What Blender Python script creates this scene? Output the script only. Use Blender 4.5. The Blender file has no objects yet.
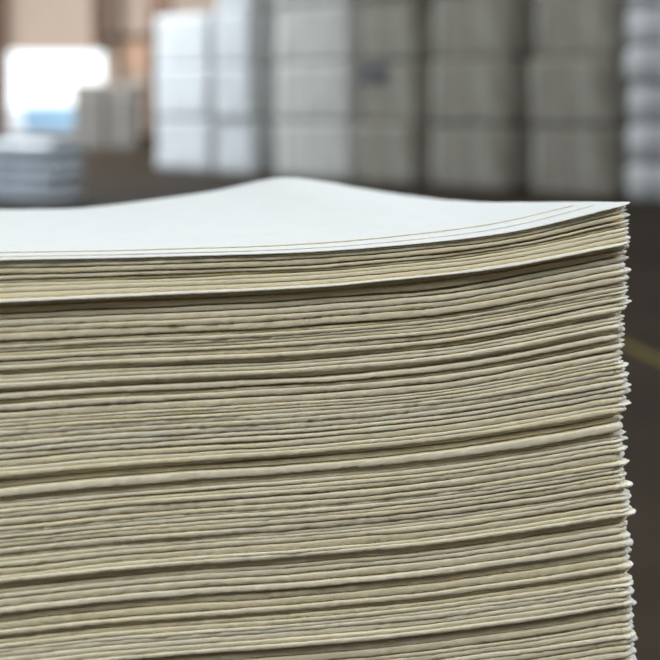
import bpy, bmesh, math, random
import numpy as np
from mathutils import Vector, noise, Matrix

random.seed(7)
rng = np.random.default_rng(11)
S = bpy.context.scene
COL = S.collection
PI = math.pi

# ------------------------------------------------------------------ camera facts
EYE = 1.30            # camera height above the floor
F = 1375.0            # focal length in pixels of the 660 px frame
HY = 95.0             # image row of the horizon
TH = math.radians(16) # the stack's front runs away to the right by this angle
XC, YC = 0.262, 1.20  # foot of the stack's near right corner
c_, s_ = math.cos(TH), math.sin(TH)
DEPTH = 0.60
WIDTH = 0.80

# ------------------------------------------------------------------ helpers
def link(name, me, mat, parent=None):
    o = bpy.data.objects.new(name, me)
    COL.objects.link(o)
    for m in (mat if isinstance(mat, (list, tuple)) else [mat]):
        if m is not None:
            me.materials.append(m)
    if parent is not None:
        o.parent = parent
    return o

def from_bm(name, bm, mat, parent=None, smooth=True):
    me = bpy.data.meshes.new(name)
    bmesh.ops.recalc_face_normals(bm, faces=bm.faces)
    bm.to_mesh(me); bm.free()
    if smooth:
        for p in me.polygons: p.use_smooth = True
    return link(name, me, mat, parent)

def tag(o, label=None, cat=None, group=None, kind=None):
    if label: o['label'] = label
    if cat: o['category'] = cat
    if group: o['group'] = group
    if kind: o['kind'] = kind
    return o

def box(bm, x0, x1, y0, y1, z0, z1, bev=0.0, seg=2, cuts=0):
    r = bmesh.ops.create_cube(bm, size=1.0)
    vs = r['verts']
    for v in vs:
        v.co.x = x0 if v.co.x < 0 else x1
        v.co.y = y0 if v.co.y < 0 else y1
        v.co.z = z0 if v.co.z < 0 else z1
    if bev:
        es = list({e for v in vs for e in v.link_edges})
        bmesh.ops.bevel(bm, geom=es, offset=bev, segments=seg, affect='EDGES', profile=0.6)
    return bm

def tube(bm, pts, r, n=6, closed=False):
    pts = [Vector(p) for p in pts]
    rings = []
    m = len(pts)
    for i, p in enumerate(pts):
        a = pts[(i - 1) % m] if (closed or i > 0) else pts[i]
        b = pts[(i + 1) % m] if (closed or i < m - 1) else pts[i]
        t = (b - a).normalized()
        up = Vector((0, 0, 1)) if abs(t.z) < .9 else Vector((1, 0, 0))
        if closed: up = Vector((1, 0, 0)) if abs(t.x) < 0.5 or True else up
        s = t.cross(up)
        if s.length < 1e-4: s = t.cross(Vector((0, 1, 0)))
        s.normalize(); w = s.cross(t)
        rings.append([bm.verts.new(p + (s * math.cos(2*PI*k/n) + w * math.sin(2*PI*k/n)) * r) for k in range(n)])
    for i in range(m if closed else m - 1):
        A, B = rings[i], rings[(i + 1) % m]
        for k in range(n):
            bm.faces.new((A[k], A[(k+1) % n], B[(k+1) % n], B[k]))
    if not closed:
        bm.faces.new(rings[0]); bm.faces.new(rings[-1][::-1])

# ------------------------------------------------------------------ materials
def mat(name, col, rough=0.8, noise_amt=0.0, nscale=20.0, bump=0.0, bscale=80.0, spec=0.3,
        metal=0.0, col2=None, stripes=None, emit=None, estr=0.0, coat=0.0, stretch=None):
    m = bpy.data.materials.new(name); m.use_nodes = True
    nt = m.node_tree; N = nt.nodes; L = nt.links
    b = N['Principled BSDF']
    b.inputs['Roughness'].default_value = rough
    b.inputs['Metallic'].default_value = metal
    b.inputs['Specular IOR Level'].default_value = spec
    if coat: b.inputs['Coat Weight'].default_value = coat
    tc = N.new('ShaderNodeTexCoord')
    vec = tc.outputs['Object']
    if stretch:
        mp = N.new('ShaderNodeMapping'); mp.inputs['Scale'].default_value = stretch
        L.new(vec, mp.inputs['Vector']); vec = mp.outputs['Vector']
    if noise_amt > 0 or col2:
        nz = N.new('ShaderNodeTexNoise'); nz.inputs['Scale'].default_value = nscale
        nz.inputs['Detail'].default_value = 5
        L.new(vec, nz.inputs['Vector'])
        rp = N.new('ShaderNodeValToRGB')
        c2 = col2 or tuple(max(0, x * (1 - noise_amt)) for x in col)
        rp.color_ramp.elements[0].position = 0.32; rp.color_ramp.elements[1].position = 0.68
        rp.color_ramp.elements[0].color = (*c2, 1); rp.color_ramp.elements[1].color = (*col, 1)
        L.new(nz.outputs['Fac'], rp.inputs['Fac'])
        L.new(rp.outputs['Color'], b.inputs['Base Color'])
    else:
        b.inputs['Base Color'].default_value = (*col, 1)
    if bump:
        n2 = N.new('ShaderNodeTexNoise'); n2.inputs['Scale'].default_value = bscale
        n2.inputs['Detail'].default_value = 4
        L.new(vec, n2.inputs['Vector'])
        bp = N.new('ShaderNodeBump'); bp.inputs['Strength'].default_value = bump
        bp.inputs['Distance'].default_value = 0.002
        L.new(n2.outputs['Fac'], bp.inputs['Height']); L.new(bp.outputs['Normal'], b.inputs['Normal'])
    if emit:
        b.inputs['Emission Color'].default_value = (*emit, 1)
        b.inputs['Emission Strength'].default_value = estr
    return m

M_top = mat('pulp_face_skylit', (.77, .775, .77), .95, .03, 30, .12, 350, spec=.1)  # whiter than the edges: cool overhead light put into the face colour
M_edge = mat('pulp_edge', (.87, .81, .635), .95, .10, 260, .5, 900, spec=.06,
             col2=(.835, .765, .57), stretch=(.5, .5, 1.5))
M_bale = mat('bale_pulp', (.39, .36, .305), .9, .2, 2.2, .4, 60, col2=(.22, .195, .155), stretch=(4, 4, .5))
M_bale2 = mat('bale_wrapper_half_lit', (.62, .61, .565), .85, .15, 3, .4, 60, col2=(.45, .44, .40), stretch=(4, 4, .5))  # lighter copy for the wide column, weaker window light put into the colour
M_baleL = mat('bale_wrapper_window_lit', (.76, .77, .78), .8, .15, 3, .4, 60, col2=(.55, .55, .55), stretch=(3.5, 3.5, .4))  # palest copy for the far columns, window light painted into the colour
M_bale3 = mat('bale_wrapper_beige', (.37, .34, .31), .85, .1, 4, .3, 60, col2=(.31, .285, .255), stretch=(3, 3, .5))
M_film = mat('white_film', (.62, .62, .61), .35, .25, 3.0, .6, 12, spec=.5, col2=(.30, .30, .30))
M_film2 = mat('pale_film', (.88, .93, .98), .25, .25, 6.0, .6, 12, spec=.6, col2=(.50, .55, .60))
M_wire = mat('baling_wire', (.30, .28, .25), .4, metal=.9)
M_floor = mat('concrete_floor', (.050, .035, .023), .75, .2, 1.3, .2, 30, spec=.10, col2=(.034, .024, .016))
M_yellow = mat('yellow_paint', (.19, .145, .02), .6, .3, 8)
M_wall = mat('wall_paint', (.56, .47, .40), .8, .06, 2)
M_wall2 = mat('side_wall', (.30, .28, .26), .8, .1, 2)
M_ceil = mat('ceiling_steel', (.35, .35, .35), .7, .1, 2)
M_brown = mat('brown_steel', (.14, .085, .06), .6, .2, 5)
M_orange = mat('orange_panel', (.62, .42, .30), .6, .1, 3)
M_blue = mat('blue_skip', (.35, .58, .80), .6, .1, 3)
M_wood = mat('pallet_wood', (.42, .30, .18), .8, .3, 4, .4, 60, stretch=(1, 8, 8))
M_yard = mat('yard_ground', (.55, .56, .57), .9, .1, 2)

def vary(m, lo, hi):
    nt = m.node_tree; N = nt.nodes; L = nt.links; b = N['Principled BSDF']
    src = b.inputs['Base Color'].links[0].from_socket
    oi = N.new('ShaderNodeObjectInfo')
    mr = N.new('ShaderNodeMix'); mr.data_type = 'RGBA'; mr.blend_type = 'MULTIPLY'; mr.inputs['Factor'].default_value = 1
    rp = N.new('ShaderNodeValToRGB')
    rp.color_ramp.elements[0].color = (*lo, 1); rp.color_ramp.elements[1].color = (*hi, 1)
    L.new(oi.outputs['Random'], rp.inputs['Fac'])
    L.new(src, mr.inputs['A']); L.new(rp.outputs['Color'], mr.inputs['B']); L.new(mr.outputs['Result'], b.inputs['Base Color'])
vary(M_edge, (.95, .93, .89), (1.02, 1.03, 1.10))
_b = M_edge.node_tree.nodes['Principled BSDF']
_b.inputs['Subsurface Weight'].default_value = .35
_b.inputs['Subsurface Radius'].default_value = (1.0, .75, .35)
_b.inputs['Subsurface Scale'].default_value = .0022
M_lip = mat('pulp_fray_and_skylit_lip', (.88, .865, .80), .95, .05, 260, .5, 900, spec=.06)  # white of the torn fray; on the lip rims it paints in skylight

# ------------------------------------------------------------------ the foreground stack
# rows of the picture -> heights on the stack's front plane
def front_u(px):
    r = (px - 330.0) / F
    return (XC - r * YC) / (c_ - r * s_)
def front_z(px, y):
    u = front_u(px); Y = YC - u * s_
    return EYE - (y - HY) * Y / F

PX = np.array([0, 110, 200, 280, 330, 380, 440, 480, 530, 580, 610, 628], float)
G0 = np.array([256, 304, 313, 400, 490, 583, 760], float)
G = np.array([
    [0, 1.5, 4, 6, 8.5, 12, 17.5, 22, 30, 43, 51, 55],
    [0, 5.5, 9, 13, 16, 21, 27, 32, 40, 49, 55, 58],
    [0, 5, 8, 12, 16, 20, 25, 31, 40, 49, 55, 58],
    [0, 7, 11, 15, 18, 22, 28, 34, 43, 53, 59, 62],
    [0, 11, 18, 23, 27, 31, 38, 43, 51, 59, 65, 67],
    [0, 12, 19, 24, 28.5, 33, 39, 44.5, 51.5, 59, 64.5, 66.5],
    [0, 13, 20, 26, 30, 34.5, 41, 47, 53, 60.5, 66, 68]])

UL = np.array([front_u(p) for p in PX])          # decreasing with px
def profile(y0):
    """height of a sheet's lower front edge at the nodes UL, for the row y0 it has at the frame's left side"""
    g = np.array([np.interp(y0, G0, G[:, i]) for i in range(len(PX))])
    return np.array([front_z(PX[i], y0 - g[i]) for i in range(len(PX))])

def smoothstep(x):
    x = np.clip(x, 0, 1); return x * x * (3 - 2 * x)

def fbm1(u, seed, f, amp):
    o = np.zeros_like(u)
    r = np.random.default_rng(seed)
    for k in range(4):
        ph = r.uniform(0, 2 * PI, 3); fr = f * (1.9 ** k) * r.uniform(.8, 1.2, 3)
        for j in range(3):
            o += amp * (0.55 ** k) * np.sin(u * fr[j] * 2 * PI + ph[j]) / 2.0
    return o

def rough1(n, seed, amp):
    r = np.random.default_rng(seed)
    a = r.normal(0, 1, n + 4)
    a = (a[:-2] + 1.4 * a[1:-1] + a[2:]) / 2.2
    return amp * a[1:n + 1]

# back-edge height (below the eye) along u, and the run of the right edge
TB = np.array([0.0, .03, .085, .13, .164, .20, .241, .31, .377, .419, .508, .65, .85])
ZB = np.array([.1292, .1245, .1150, .1065, .1030, .1085, .1180, .1266, .1338, .1375, .1362, .1340, .133])
VR = np.array([0, .1, .2, .3, .4, .5, .6]) 
ZR = np.array([.0935, .1005, .1085, .1167, .1236, .1268, .1292])
ZT0 = EYE - profile(256)                                    # reference front edge (below the eye)

def spl(x, xp, fp):
    """smooth interpolation (piecewise, light smoothing)"""
    h = .012
    return (np.interp(x - h, xp, fp) + np.interp(x, xp, fp) * 2 + np.interp(x + h, xp, fp) +
            np.interp(x - 2*h, xp, fp) + np.interp(x + 2*h, xp, fp)) / 6

def warp(u, v):
    """how far a sheet lies above (+) its own front edge at depth v"""
    uu = np.clip(u, 0, 2)
    zf = np.interp(uu, UL[::-1], ZT0[::-1])
    zb = spl(uu, TB, ZB)
    t = smoothstep(v / DEPTH)
    tl = v / DEPTH
    tt = .5 * t + .5 * tl
    z = (1 - tt) * zf + tt * zb
    # right edge correction
    base0 = (1 - tt) * ZT0[-1] + tt * ZB[0]
    zr = np.interp(v, VR, ZR) + (ZT0[-1] - ZR[0]) * (1 - tl)
    z = z + (zr - base0) * np.exp(-(uu / .10) ** 2)
    fade = np.clip(v / .02, 0, 1)
    return -(z - zf) * fade

UG = np.concatenate([np.linspace(0, .03, 26)[:-1], np.linspace(.03, .62, 270)[:-1], np.linspace(.62, WIDTH, 20)])
def zprof(nodes, u):
    xs = UL[::-1]; ys = nodes[::-1]
    h = .010
    def ip(a):
        o = np.interp(a, xs, ys)
        sl = (ys[-1] - ys[-2]) / (xs[-1] - xs[-2])
        o = np.where(a > xs[-1], ys[-1] + sl * .6 * (a - xs[-1]), o)
        sr = (ys[1] - ys[0]) / (xs[1] - xs[0])
        return np.where(a < xs[0], ys[0] + sr * (a - xs[0]), o)
    return (ip(u - 2*h) + ip(u - h) + ip(u) + ip(u + h) + ip(u + 2*h)) / 5

XR_Y = np.array([203, 223, 236, 250, 265, 280, 297, 313, 323, 347, 360, 380, 398, 410, 441, 481, 502, 520, 573, 600, 623, 650, 700])
XR_X = np.array([627, 632, 630, 628, 627, 630, 627, 627, 623, 624, 624, 627, 630, 626, 625, 627, 629, 631.5, 631, 633, 635.5, 636, 637]) + 3.3

# (row of the dark line under the sheet at the frame's left side, strength of that line, set-back in mm)
SHEETS = [
    (257.3, .9, 34), (258.4, .7, 11), (260.6, 1.6, 0),
    (263.8, .8, 1.5), (267.8, 2.2, 1.5), (274.6, 3.0, 1.5), (279.9, 3.0, 2), (283.7, 1.4, 3.5), (288, .35, 1.5), (293, 1.0, .5), (298.6, .2, 0), (302, .8, -3.5),
    (308, .7, 5), (313.5, 3.2, 2), (319.9, 2.4, 2.5), (327, 1.4, 1), (333.5, 1.0, .5), (341, 3.0, .5), (345.3, .5, 2), (349.4, .8, 1),
    (352.6, 1.2, 1.5), (356, .9, 1.5), (360.6, 2.2, .5), (365.6, 1.2, 1.5), (371, 1.6, 0), (375.6, 1.5, 3), (379.4, .5, 1.5), (383, 1.4, 1), (389, .9, 0),
    (394, .9, 5), (400, 3.4, 1), (404.7, 1.0, 3), (411.6, 3.0, 1.5), (420, 1.5, 1.5), (423.6, .5, 1), (427, 1.6, 1), (431.4, .3, .5), (436.6, .7, .5), (442.4, 1.0, .5),
    (448.6, 1.6, .5), (453.8, 2.0, .5), (460, 2.4, .5), (467.5, 1.6, .5), (472, .3, 0), (477.6, 1.0, -1), (482, 2.2, 3), (488.6, 2.4, 3), (497.6, 3.6, 0),
    (502.4, .5, 3), (505.6, .6, 3), (509.4, 2.0, 1.5), (514, .3, 1), (519, 2.0, .5), (526.4, 2.0, .5), (532, .3, 0), (535, .5, .5), (539.2, 2.0, 0),
    (543.4, .2, 0), (548.4, 1.9, 0), (555, 2.0, 0), (559, .5, 1), (562.4, .4, .5), (567.6, 2.0, 0), (574.6, .9, 0), (578, .2, -1), (582.2, 2.8, -2),
    (589.5, 1.6, 2), (594, .3, 1), (599, 2.0, .5), (606.6, 2.0, 0), (613.6, 3.4, -1),
    (617, .5, 2.5), (623, 1.8, 2), (630.4, 1.9, 1), (636.4, 2.8, 0), (641, .5, 3), (645, .4, 1.5), (649.6, 1.0, .5), (653, .3, 0), (657.6, .9, 0), (663, 1.0, 0),
    (668, .4, -1), (672.6, 3.4, -2), (677, .5, 4), (683, 1.0, 2), (690, 2.2, 1), (695, .5, 1), (700.5, 2.0, .5), (706, .6, 0), (712, 1.8, 0),
    (718.5, 1.0, 0), (725, 2.4, 0), (731, .8, 0), (738, 1.5, 0), (745, 1.5, 0)]

MM = .001
def gap_of(s):            # in metres
    return (0.21 + 0.50 * s ** 1.12) * MM

nU = len(UG)
sheet_objs = []
prev_bot = None; prev_gap = None
V_ABS = np.array([0, .005, .012, .02, .03, .05, .09, .14, .2, .26, .32, .38, .44, .5, .55, DEPTH])
V_FRAC = {0: np.array([0, .02, .05, .1, .16, .22, .3, .38, .46, .54, .62, .7, .78, .86, .93, 1.0])}
V_DEF = np.array([0, .012, .03, .07, .2, .4, .6, .8, 1.0])

def build_sheet(k, y0, strength, setb):
    global prev_bot, prev_gap
    wob = fbm1(UG, 900 + k, 3.0, .22 * MM) + rough1(nU, 300 + k, .06 * MM)
    if strength > 1.2:
        wob += fbm1(UG, 1500 + k, 9.0, .14 * MM)
    bot = zprof(profile(y0), UG) + wob * (0.35 if k < 3 else 1)
    if k == 0:
        top = bot + 1.0 * MM
        gap_above = np.zeros(nU)
    else:
        gm = np.clip(.75 + fbm1(UG, 2300 + k, 2.0, .45), .75, 1.7)
        gap_above = np.minimum(prev_gap * gm, .52 * (prev_bot - bot))
        top = prev_bot - gap_above
        if k in (1, 2):
            gap_above = gap_above * .6
            top = prev_bot - gap_above
    top = np.maximum(top, bot + .35 * MM)
    th = top - bot
    # plan outline
    yR = float(np.interp(y0, G0, [y - G[i, -1] for i, y in enumerate(G0)]))
    xr = float(np.interp(yR, XR_Y, XR_X))
    uR = -(xr - 628) * YC / F / c_ + rng.normal(0, 1.5 * MM)
    if k == 0: uR = .014
    if k == 1: uR = .011
    if k == 2: uR = -.006
    v0 = setb * (1.35 if k > 2 else 1) * MM + fbm1(UG, 60 + k, 2.5, .5 * MM) + fbm1(UG, 4000 + k, 25, .16 * MM)
    v0 = v0 + rough1(nU, 77 + k, .11 * MM)
    if k < 2:      # front edge skewed: set further back towards the curled corner
        v0 = v0 + (.034, .030)[k] * np.exp(-UG / .12)
    if setb > 4 and k > 2:    # recessed sheets come forward again near the corner
        v0 = v0 * (1 - .6 * np.exp(-(UG / .03) ** 2))
    # rounded, crushed corner
    R = (.013 + .006 * rng.random())
    cu = np.clip((R - UG) / R, 0, 1)
    v0 = v0 + R * (1 - np.sqrt(np.clip(1 - cu ** 2, 0, 1))) * .9
    near = np.exp(-(UG / .016) ** 2)
    v0 = v0 + near * rough1(nU, 8000 + k, .8 * MM)
    vf = V_ABS
    nV = len(vf)
    u2 = np.repeat(UG[None, :], nV, 0)
    tt = vf[:, None]
    v2 = np.maximum(tt + 0 * v0[None, :], v0[None, :] + (np.arange(nV) * .0022)[:, None])
    v2[0] = v0
    v2[-1] = DEPTH
    # right edge irregularity along depth
    er = rough1(nV, 555 + k, .8 * MM)
    # inset of the flat faces from the rounded rim
    e = np.minimum(.3 * th, .9 * MM)
    Vin = v2.copy()
    Vin[0] += e
    Vin[-1] -= .001
    U_abs = u2 + uR
    rimu = np.zeros_like(u2); 
    rimu[:, 0] = 0
    thR = th[0]
    Uin = U_abs.copy()
    Uin[:, 0] += np.minimum(.9 * thR, .0028) + er
    Uin[:, 0] = np.minimum(Uin[:, 0], Uin[:, 1] - .0001) if False else Uin[:, 0]
    shift = (np.minimum(.9 * thR, .0028) + er)[:, None] * np.exp(-(UG / .006))[None, :]
    Uin = U_abs + shift
    Uin[:, -1] -= .001
    w = warp(np.clip(Uin, 0, 2), Vin)
    fill = smoothstep((Vin - v0[None, :] - .004) / .03)
    def on(arr, U):
        return np.interp(U, UG, arr) + np.where(U < 0, U * (arr[6] - arr[0]) / UG[6], 0)
    ztop = on(top, Uin) + w + np.maximum(on(gap_above, Uin) - .21 * MM, 0) * .95 * fill
    zbot = on(bot, Uin) + w
    if k == 0:
        # faint creases and soft undulation of the exposed face
        for (cx, cy, ang, am, wd) in ((.22, .28, .5, .9, .035), (.40, .33, -.3, .7, .05), (.13, .20, .9, .6, .03)):
            d = (Uin - cx) * math.sin(ang) + (Vin - cy) * math.cos(ang)
            ztop = ztop + am * MM * np.exp(-(d / wd) ** 2) * smoothstep(Vin / .1)
    # the corner droops / frays a little
    P = np.zeros((2, nV, nU, 3))
    for a, z in ((0, ztop), (1, zbot)):
        X = XC - Uin * c_ - Vin * s_
        Y = YC - Uin * s_ + Vin * c_
        P[a, ..., 0] = X; P[a, ..., 1] = Y; P[a, ..., 2] = z
    zt_in = ztop - .0; zb_in = zbot
    # perimeter index list: front (u from 0..n), left side, back, right side
    per = [(0, i) for i in range(nU)] + [(j, nU - 1) for j in range(1, nV)] + \
          [(nV - 1, i) for i in range(nU - 2, -1, -1)] + [(j, 0) for j in range(nV - 2, 0, -1)]
    nP = len(per)
    pj = np.array([p[0] for p in per]); pi_ = np.array([p[1] for p in per])
    uo = Uin[pj, pi_]; vo = Vin[pj, pi_]
    zt = ztop[pj, pi_]; zb = zbot[pj, pi_]
    du = np.zeros(nP); dv = np.zeros(nP)
    # outward direction by finite difference of the outline
    pu = np.roll(uo, 1); pv = np.roll(vo, 1); nu_ = np.roll(uo, -1); nv_ = np.roll(vo, -1)
    tu = nu_ - pu; tv = nv_ - pv
    ln = np.hypot(tu, tv) + 1e-9
    # travelling front in +u, then +v, so the inside is on the +v side
    ou = tv / ln; ov = -tu / ln
    sel = (pj == 0) & (pi_ > 25)
    ou = np.where(sel, ou * .1, ou); 
    thp = zt - zb
    rr0 = np.random.default_rng(k + 7100)
    cornerw = np.exp(-(np.clip(uo - uR, 0, 1) / .012))
    ext = np.minimum(.22 * thp, .75 * MM) * (1 - cornerw) + np.minimum(1.5 * thp, 4.6 * MM) * cornerw * rr0.uniform(.5, 1.6)
    rings = []
    rr = np.random.default_rng(k + 5000)
    fuzz = (.06 + .42 * cornerw) * MM
    lean = rr.uniform(.35, .62)
    if y0 in (302, 260.6):
        ext = np.minimum(.7 * thp, 1.7 * MM)
    flat = ((.55, .97), (.90, .87), (1.0, lean), (.92, .10), (.55, .03)) if y0 not in (302, 260.6) else ((.45, .9), (.8, .66), (1.0, .36), (.85, .12), (.5, .03))
    point = ((.12, .84), (.5, .66), (1.0, lean), (.5, .28), (.12, .12))
    for (f1, z1), (f2, z2) in zip(flat, point):
        fo = f1 * (1 - cornerw) + f2 * cornerw; fz = z1 * (1 - cornerw) + z2 * cornerw
        o_ = ext * fo + rr.normal(0, 1, nP) * fuzz
        uu = uo + ou * o_; vv = vo + ov * o_
        fz = np.clip(fz + rr.normal(0, .05, nP), .03, .97)
        bi = on(bot, uu)
        bb = bi + warp(np.clip(uu, 0, 2), np.minimum(vv, DEPTH))
        z_ = bb + thp * fz
        rings.append(np.stack([XC - uu * c_ - vv * s_, YC - uu * s_ + vv * c_, z_], 1))
    verts = np.concatenate([P[0].reshape(-1, 3), P[1].reshape(-1, 3)] + rings, 0)
    n1 = nV * nU
    ii, jj = np.meshgrid(np.arange(nU - 1), np.arange(nV - 1))
    a = (jj * nU + ii).ravel(); b = a + 1; d = a + nU; cc = d + 1
    topf = np.stack([a, d, cc, b], 1)
    botf = np.stack([a, b, cc, d], 1) + n1
    pidx = pj * nU + pi_
    loops = [pidx] + [2 * n1 + r * nP + np.arange(nP) for r in range(5)] + [pidx + n1]
    side = []
    for q in range(6):
        A = loops[q]; B = loops[q + 1]
        side.append(np.stack([A, np.roll(A, -1), np.roll(B, -1), B], 1))
    side = np.concatenate(side, 0)
    faces = np.concatenate([topf, botf, side], 0)
    me = bpy.data.meshes.new('pulp_sheet')
    nf = len(faces)
    org = np.array([XC - (.4 * c_) - (.3 * s_), YC - .4 * s_ + .3 * c_, float(bot.mean())])
    me.vertices.add(len(verts)); me.vertices.foreach_set('co', (verts - org).ravel())
    me.loops.add(nf * 4); me.loops.foreach_set('vertex_index', faces.ravel().astype(np.int32))
    me.polygons.add(nf)
    me.polygons.foreach_set('loop_start', np.arange(0, nf * 4, 4, dtype=np.int32))
    mi = np.zeros(nf, dtype=np.int32); mi[len(topf) + len(botf):] = 1
    if k < 3: # the first ring of the uppermost sheets is still the white face
        mi[len(topf) + len(botf): len(topf) + len(botf) + 2 * nP] = 0
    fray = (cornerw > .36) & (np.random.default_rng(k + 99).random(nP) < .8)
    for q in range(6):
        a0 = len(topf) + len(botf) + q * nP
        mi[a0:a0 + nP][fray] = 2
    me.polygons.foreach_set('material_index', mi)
    me.polygons.foreach_set('use_smooth', np.ones(nf, dtype=bool))
    me.update(calc_edges=True); me.validate()
    me.flip_normals() if False else None
    o = link('pulp_sheet', me, [M_top if k < 3 else M_edge, M_lip if y0 in (302, 260.6) else M_edge, M_lip])  # rims of the two lip sheets are whitened as if skylit
    o.location = org
    prev_bot = np.minimum(bot, bot); prev_gap = gap_of(strength)
    return o

ORD = ['first', 'second', 'third', 'fourth', 'fifth', 'sixth', 'seventh', 'eighth', 'ninth', 'tenth', 'eleventh',
       'twelfth', 'thirteenth', 'fourteenth', 'fifteenth', 'sixteenth', 'seventeenth', 'eighteenth', 'nineteenth',
       'twentieth', 'twenty-first', 'twenty-second', 'twenty-third', 'twenty-fourth', 'twenty-fifth']
marks = [(302, 'the bright jutting sheet'), (400, 'the first wide dark gap'), (497.6, 'the second wide dark gap'),
         (582.2, 'the third wide dark gap'), (613.6, 'the fourth wide dark gap'), (672.6, 'the lowest wide dark gap')]
last = 0
py = 250.0
for k, (y0, st, sb) in enumerate(SHEETS):
    o = build_sheet(k, y0, st, sb)
    t = y0 - py; py = y0
    if k == 0:
        lab = 'broad white pulp sheet lying uppermost on the stack, its far edge humped'
    elif y0 == 302:
        lab = 'cream pulp sheet jutting out with a bright lip near the top of the stack'
    else:
        ref, base = 'the uppermost sheet', 0
        for yy, nm in marks:
            if y0 > yy: 
                ref = nm; base = [i for i, q in enumerate(SHEETS) if q[0] == yy][0]
        n = k - base
        look = 'thin cream' if t < 4.2 else ('thick cream' if t > 7 else 'cream')
        if k < 3: look = 'white-edged'
        elif sb >= 4: look = 'recessed yellowish'
        lab = f'{look} pulp sheet in the foreground stack, {ORD[n-1]} below {ref}'
    tag(o, lab, 'pulp sheet', 'pulp sheets of the foreground stack')
    sheet_objs.append(o)
bottom_left_z = float(prev_bot.min()); bottom_z_max = float(prev_bot.max())

# ------------------------------------------------------------------ what carries the sheets (below the frame)
def R2(u, v, z): return (XC - u * c_ - v * s_, YC - u * s_ + v * c_, z)
def stack_base():
    # a lower pulp unit whose upper face follows the sheets that lie on it
    bm = bmesh.new()
    nu, nv = 40, 12
    us = np.linspace(.004, WIDTH - .004, nu); vs_ = np.linspace(.004, DEPTH - .004, nv)
    zb = np.interp(us, UG, prev_bot)
    grid = []
    for j in range(nv):
        w = warp(us, np.full(nu, vs_[j]))
        grid.append([bm.verts.new(R2(us[i], vs_[j], zb[i] + w[i] - .0008)) for i in range(nu)])
    low = [[bm.verts.new(R2(us[i], vs_[j], .145)) for i in range(nu)] for j in range(nv)]
    for j in range(nv - 1):
        for i in range(nu - 1):
            bm.faces.new((grid[j][i], grid[j][i+1], grid[j+1][i+1], grid[j+1][i]))
            bm.faces.new((low[j][i], low[j+1][i], low[j+1][i+1], low[j][i+1]))
    for i in range(nu - 1):
        bm.faces.new((grid[0][i], low[0][i], low[0][i+1], grid[0][i+1]))
        bm.faces.new((grid[-1][i], grid[-1][i+1], low[-1][i+1], low[-1][i]))
    for j in range(nv - 1):
        bm.faces.new((grid[j][0], grid[j+1][0], low[j+1][0], low[j][0]))
        bm.faces.new((grid[j][-1], low[j][-1], low[j+1][-1], grid[j+1][-1]))
    o = from_bm('pulp_bale', bm, M_edge, smooth=False)
    tag(o, 'cream pulp bale on a pallet directly beneath the foreground sheets', 'pulp bale')
stack_base()
pal = bpy.data.objects.new('pallet', None); COL.objects.link(pal)
pal.location = R2(WIDTH / 2, DEPTH / 2, 0); pal.rotation_euler = (0, 0, TH)
tag(pal, 'wooden pallet on the floor under the foreground pulp', 'pallet')
for i in range(5):
    bm = bmesh.new(); y = -.30 + i * .15
    box(bm, -.42, .42, y - .05, y + .05, .12, .1445, .003)
    from_bm('deck_board', bm, M_wood, pal, False)
for i in range(3):
    bm = bmesh.new(); x = -.37 + i * .37
    box(bm, x - .05, x + .05, -.35, .35, 0.001, .1195, .003)
    from_bm('stringer', bm, M_wood, pal, False)

# ------------------------------------------------------------------ the hall
def struct(name, bm, m, smooth=False):
    o = from_bm(name, bm, m, None, smooth); o['kind'] = 'structure'; return o
WB = 45.0     # back wall
bm = bmesh.new(); box(bm, -16, 10, -6, WB + .3, -.1, 0); struct('floor', bm, M_floor)
bm = bmesh.new(); box(bm, -16, 10, -6, WB + .3, 7.5, 7.6); struct('ceiling', bm, M_ceil)
bm = bmesh.new(); box(bm, 10, 10.2, -6, WB + .3, 0, 7.5); struct('wall_right', bm, M_wall2)
bm = bmesh.new(); box(bm, -16.2, -16, -6, WB + .3, 0, 7.5); struct('wall_left', bm, M_wall2)
bm = bmesh.new(); box(bm, -16, 10, -6.2, -6, 0, 7.5); struct('wall_front', bm, M_wall2)
OX0, OX1, OZ = (6 - 330) / F * WB, (104 - 330) / F * WB, EYE + (HY - 51) * WB / F
bm = bmesh.new()
box(bm, -16, OX0, WB, WB + .3, 0, 7.5); box(bm, OX1, 10, WB, WB + .3, 0, 7.5); box(bm, OX0, OX1, WB, WB + .3, OZ, 7.5)
struct('wall_back', bm, M_wall)
bm = bmesh.new()
for x0, x1, z0, z1 in ((OX0 - .12, OX0, 0, OZ + .12), (OX1, OX1 + .12, 0, OZ + .12), (OX0, OX1, OZ, OZ + .12)):
    box(bm, x0, x1, WB - .06, WB - .001, z0, z1)
struct('trim_1', bm, M_wall)
def wx(px, Y): return (px - 330) / F * Y
def wz(y, Y): return EYE + (HY - y) * Y / F
# steel posts and beams standing before the back wall
def post(px0, px1, label, Y=44.3, z0=0, z1=7.5, m=M_brown, name='steel_post', cat='post'):
    bm = bmesh.new()
    x0, x1 = wx(px0, Y), wx(px1, Y); cx = (x0 + x1) / 2; w = x1 - x0
    box(bm, x0, x1, Y - .15, Y - .12, z0, z1); box(bm, x0, x1, Y + .12, Y + .15, z0, z1)
    box(bm, cx - .03, cx + .03, Y - .12, Y + .12, z0, z1)
    o = from_bm(name, bm, m, None, False); tag(o, label, cat); return o
post(93, 106, 'brown steel hanger coming down to the head of the bright doorway', z0=OZ + .13, name='steel_hanger', cat='hanger')
post(-14, 6, 'brown steel post at the near side edge of the bright doorway', Y=44.0)
post(117, 121, 'thin brown steel post between doorway and bale row', Y=44.6)
bm = bmesh.new(); box(bm, wx(100, 44.6), wx(175, 44.6), 44.75, 44.95, wz(40, 44.6), wz(34, 44.6), .01)
tag(from_bm('steel_beam', bm, M_brown, None, False), 'brown horizontal steel beam high on the far wall beside the doorway', 'beam')
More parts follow.
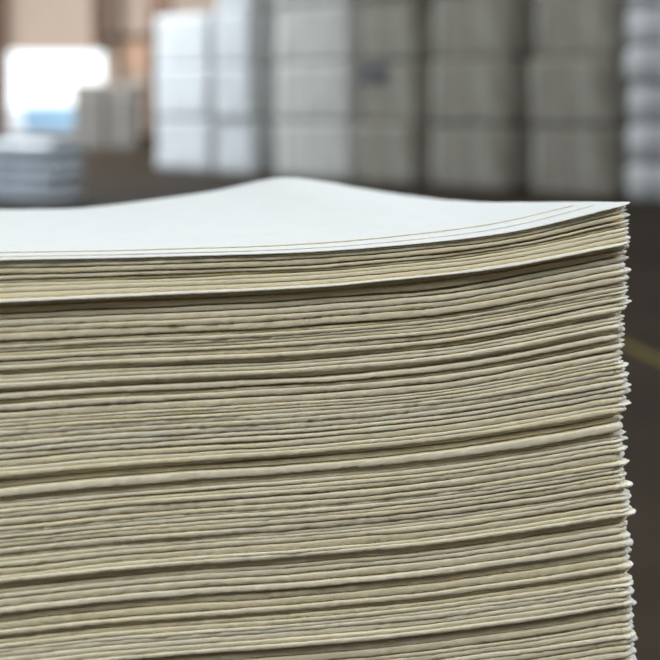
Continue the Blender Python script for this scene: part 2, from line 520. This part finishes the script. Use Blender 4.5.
bm = bmesh.new(); box(bm, wx(120, 44.9), wx(165, 44.9), 44.9, 44.99, wz(73, 44.9), wz(41, 44.9), .01)
tag(from_bm('wall_panel', bm, M_orange, None, False), 'orange panel on the far wall above the distant bales', 'panel')
post(148, 172, 'wide dark brown steel column standing at the far end of the bale row', Y=34, m=M_brown, name='steel_column', cat='column')
# outside
bm = bmesh.new(); box(bm, -60, 40, WB + .3, 130, -.12, -.02); struct('ground', bm, M_yard)
sk = bpy.data.objects.new('skip_container', None); COL.objects.link(sk); sk.location = (wx(58, 50), 50.5, -.02)
tag(sk, 'low blue container standing in daylight outside the doorway', 'container')
bm = bmesh.new(); box(bm, -1.2, 1.2, -.8, .8, .08, .80, .05); from_bm('container_body', bm, M_blue, sk, False)
bm = bmesh.new(); box(bm, -1.24, 1.24, -.84, .84, .80, .90, .02); from_bm('lid', bm, M_blue, sk, False)
bm = bmesh.new(); box(bm, -1.1, 1.1, -.6, .6, 0, .08); from_bm('skid', bm, M_brown, sk, False)

# yellow line on the floor
bm = bmesh.new()
a = Vector((1.50, 7.35, 0)); b = Vector((1.63, 6.65, 0)); d = (b - a).normalized(); n = Vector((-d.y, d.x, 0))
A = a - d * 9; B = b + d * 6
vs = [bm.verts.new(p + Vector((0, 0, .002))) for p in (A - n * .035, A + n * .035, B + n * .035, B - n * .035)]
vt = [bm.verts.new(v.co - Vector((0, 0, .0015))) for v in vs]
bm.faces.new(vs); bm.faces.new(vt[::-1])
for i in range(4): bm.faces.new((vs[i], vt[i], vt[(i+1) % 4], vs[(i+1) % 4]))
o = from_bm('trim_2', bm, M_yellow, None, False); o['kind'] = 'structure'

# ------------------------------------------------------------------ bales
def bale_body(w, d, h, layers, bulge, seed, bev=.02):
    bm = bmesh.new()
    nx, ny, nz = 14, 8, 14
    def put(x, y, z): 
        f = (x / w + .5, y / d + .5, z / h)
        r = max(0.0, math.sin(min(max(f[2], 0), 1) * PI)) ** .5 * bulge
        q = Vector((x, y, z + seed * 3.1))
        k = noise.noise(q * 3.0) * .015 + noise.noise(Vector((x * 2, y * 2, z * 26 + seed))) * .006 * layers
        sx = (x / (w / 2)); sy = (y / (d / 2))
        return Vector((x + sx * (r + k), y + sy * (r + k), z))
    bmesh.ops.create_cube(bm, size=1.0)
    for v in bm.verts:
        v.co = Vector((v.co.x * w, v.co.y * d, (v.co.z + .5) * h))
    bmesh.ops.bevel(bm, geom=list(bm.edges), offset=bev, segments=3, affect='EDGES')
    bmesh.ops.subdivide_edges(bm, edges=[e for e in bm.edges if e.calc_length() > .15], cuts=9, use_grid_fill=True)
    for v in bm.verts: v.co = put(*v.co)
    return bm

LASTBALE = [None]
M_dark = mat('dark_patch', (.13, .13, .14), .8, .3, 9)
def bale(loc, rz, w, d, h, m, label, group, seed, wires=3, film=False):
    t = bpy.data.objects.new('pulp_bale' if not film else 'wrapped_bale', None); COL.objects.link(t)
    t.location = loc; t.rotation_euler = (0, 0, rz)
    tag(t, label, 'bale', group)
    LASTBALE[0] = t
    from_bm('bale_body' if not film else 'film_wrap', bale_body(w, d, h - .004, 1, -.004 if not film else .04, seed), m, t)
    for i in range(wires):
        x = (i - (wires - 1) / 2) * w / (wires + .3)
        bm = bmesh.new(); r = .004; e = .012
        y0, z0, z1 = d / 2 + .022, .0045, h - .006
        pts = [(x, -y0 + e, z0 + r), (x, -y0, z0 + .05), (x, -y0 - .012, h / 2), (x, -y0, z1 - .05), (x, -y0 + e, z1),
               (x, y0 - e, z1), (x, y0, z1 - .05), (x, y0 + .012, h / 2), (x, y0, z0 + .05), (x, y0 - e, z0 + r)]
        tube(bm, pts, r, 6, True)
        from_bm('baling_wire', bm, M_wire, t)
    return t

KR = 1.3 / .64
P0 = Vector((1.75 * KR, 8.3 * KR, 0)); DR = Vector((-.679, .734, 0)); NR = Vector((.734, .679, 0))
BH = .44 * KR
rz = math.atan2(DR.y, DR.x) + PI
cols = [(.07, .72, 4, M_bale, 'column beside the film-wrapped stack'),
        (.88, 1.60, 4, M_bale, 'second column from the wrapped stack'),
        (1.72, 2.33, 4, M_bale, 'third column from the wrapped stack'),
        (2.37, 3.27, 4, M_bale2, 'wide column'),
        (3.52, 4.00, 4, M_baleL, 'column just past the dark gap'),
        (4.06, 4.86, 3, M_baleL, 'shorter column at the far end')]
LEV = ['standing on the floor', 'second up', 'third up', 'fourth up']
sd = 1
for (s0, s1, n, m, where) in cols:
    for i in range(n):
        sd += 1
        sm = (s0 + s1) / 2 * KR; w = (s1 - s0) * KR - .075
        off = random.uniform(-.03, .05)
        p = P0 + DR * (sm + random.uniform(-.02, .02)) + NR * (.65 + off + (.10 if s0 < .5 and i > 1 else 0))
        tone = 'pale' if m is M_baleL else 'grey'
        bale((p.x, p.y, i * BH + .0005), rz + random.uniform(-.012, .012), w, 1.2, BH, m,
             f'{tone} pulp bale, {LEV[i]} in the {where}', 'pulp bales of the long row', sd)
        if s0 == 1.72 and i == 1:
            bm = bmesh.new(); box(bm, -.54, -.02, -.650, -.620, .60, .84, .004)  # flat dark patch set on the bale front
            lb = from_bm('dark_mark', bm, M_dark, bpy.data.objects[-1] if False else LASTBALE[0], False); lb['label'] = 'dark patch on the wrapper'
# film-wrapped stack closing the near end
for i in range(6):
    p = P0 + DR * (-.66) + NR * (.60 + random.uniform(-.03, .03)); sd += 1
    bale((p.x, p.y, i * .475 + .0005), rz + random.uniform(-.03, .03), 1.10, 1.1, .475, M_film,
         f'bulging film-wrapped white bale, {["standing on the floor","second up","third up","fourth up","fifth up","topmost"][i]} in its stack',
         'film-wrapped bales', sd, 0, True)
# distant bales
k = 0
for ci in range(2):
    for i in range(2):
        sd += 1
        x = wx(92 + ci * 33, 33); w = 33 / F * 33 - .07
        bale((x, 33, i * .79 + .0005), 0, w, .9, .79, M_bale3,
             f'distant beige-grey bale, {["lower","upper"][i]} one of the pair {["beside the bright doorway","nearer the long row"][ci]}',
             'distant bales', sd)
# flat wrapped bundles at the left
for i in range(5):
    sd += 1
    t = bpy.data.objects.new('wrapped_bundle', None); COL.objects.link(t)
    t.location = (-3.70 + random.uniform(-.03, .03), 16.80 + random.uniform(-.03, .03), i * .15 + .0005)
    t.rotation_euler = (0, 0, math.radians(-32 + random.uniform(-2, 2)))
    tag(t, f'flat bundle in pale glossy film, {["lowest","second up","third up","fourth up","topmost"][i]} in the pile before the doorway',
        'bundle', 'film-wrapped bundles before the doorway')
    from_bm('film_wrap', bale_body(1.35, .52, .146, .6, .035, sd, .05), M_film2, t)
    bm = bmesh.new()
    for x in (-.35, .35):
        box(bm, x - .012, x + .012, -.27, .27, .146, .1485)
    from_bm('strap', bm, M_wire, t, False)

# ------------------------------------------------------------------ light
def area(name, loc, target, sx, sy, power, col):
    l = bpy.data.lights.new(name, 'AREA'); l.shape = 'RECTANGLE'; l.size = sx; l.size_y = sy
    l.energy = power; l.color = col
    o = bpy.data.objects.new(name, l); COL.objects.link(o); o.location = loc
    o.rotation_euler = (Vector(target) - Vector(loc)).to_track_quat('-Z', 'Y').to_euler()
    return o
area('skylight_over_stack', (1.0, 4.0, 7.3), (0.3, 2.0, 0), 4, 4, 225, (.74, .88, 1.0))
area('added_front_fill', (-2.5, -2.6, 5.6), (0, 1.2, .9), 3, 2.5, 360, (.96, .985, .95))  # unseen fill added behind the camera to light the stack front
area('roof_window_right', (6.5, 3.2, 4.0), (0.3, 1.3, 1), 2.5, 2, 400, (.92, .97, 1.0))
area('added_left_fill', (-13.5, 17, 3.0), (-1.5, 21, 1.2), 6, 4, 700, (.80, .90, 1.0))  # unseen fill added on the left to brighten the bale row faces
area('added_mid_fill', (-6.5, 24, 7.3), (-5.5, 24, 0), 5, 6, 1900, (.85, .94, 1.0))  # overhead fill added to lift the floor on the left
area('added_row_fill', (1.0, 12.5, 7.3), (-2, 15, 0), 3, 3, 450, (.88, .95, 1.0))  # overhead fill added for the right face of the bundle pile
area('added_far_fill', (-8, 35, 7.3), (-7, 40, 1), 8, 8, 3300, (1, .97, .93))  # overhead fill added to brighten the far wall

W = bpy.data.worlds.new('World'); S.world = W; W.use_nodes = True
bg = W.node_tree.nodes['Background']; bg.inputs['Color'].default_value = (.90, .96, 1.0, 1); bg.inputs['Strength'].default_value = 2.0

# ------------------------------------------------------------------ camera
cd = bpy.data.cameras.new('Camera'); cam = bpy.data.objects.new('Camera', cd); COL.objects.link(cam)
cam.location = (0, 0, EYE); cam.rotation_euler = (PI / 2, 0, 0)
cd.sensor_width = 36; cd.lens = F / 660 * 36
cd.shift_y = -(330 - HY) / 660
cd.clip_start = .05; cd.clip_end = 400
cd.dof.use_dof = True; cd.dof.focus_distance = 1.16
cd.dof.aperture_fstop = (cd.lens / 1000) / .0185
cd.dof.aperture_blades = 0
S.camera = cam
S.view_settings.view_transform = 'Standard'
S.view_settings.look = 'None'; S.view_settings.gamma = 1
S.view_settings.exposure = 0.0
S.cycles.diffuse_bounces = 7
S.cycles.max_bounces = 12
S.view_settings.use_curve_mapping = False
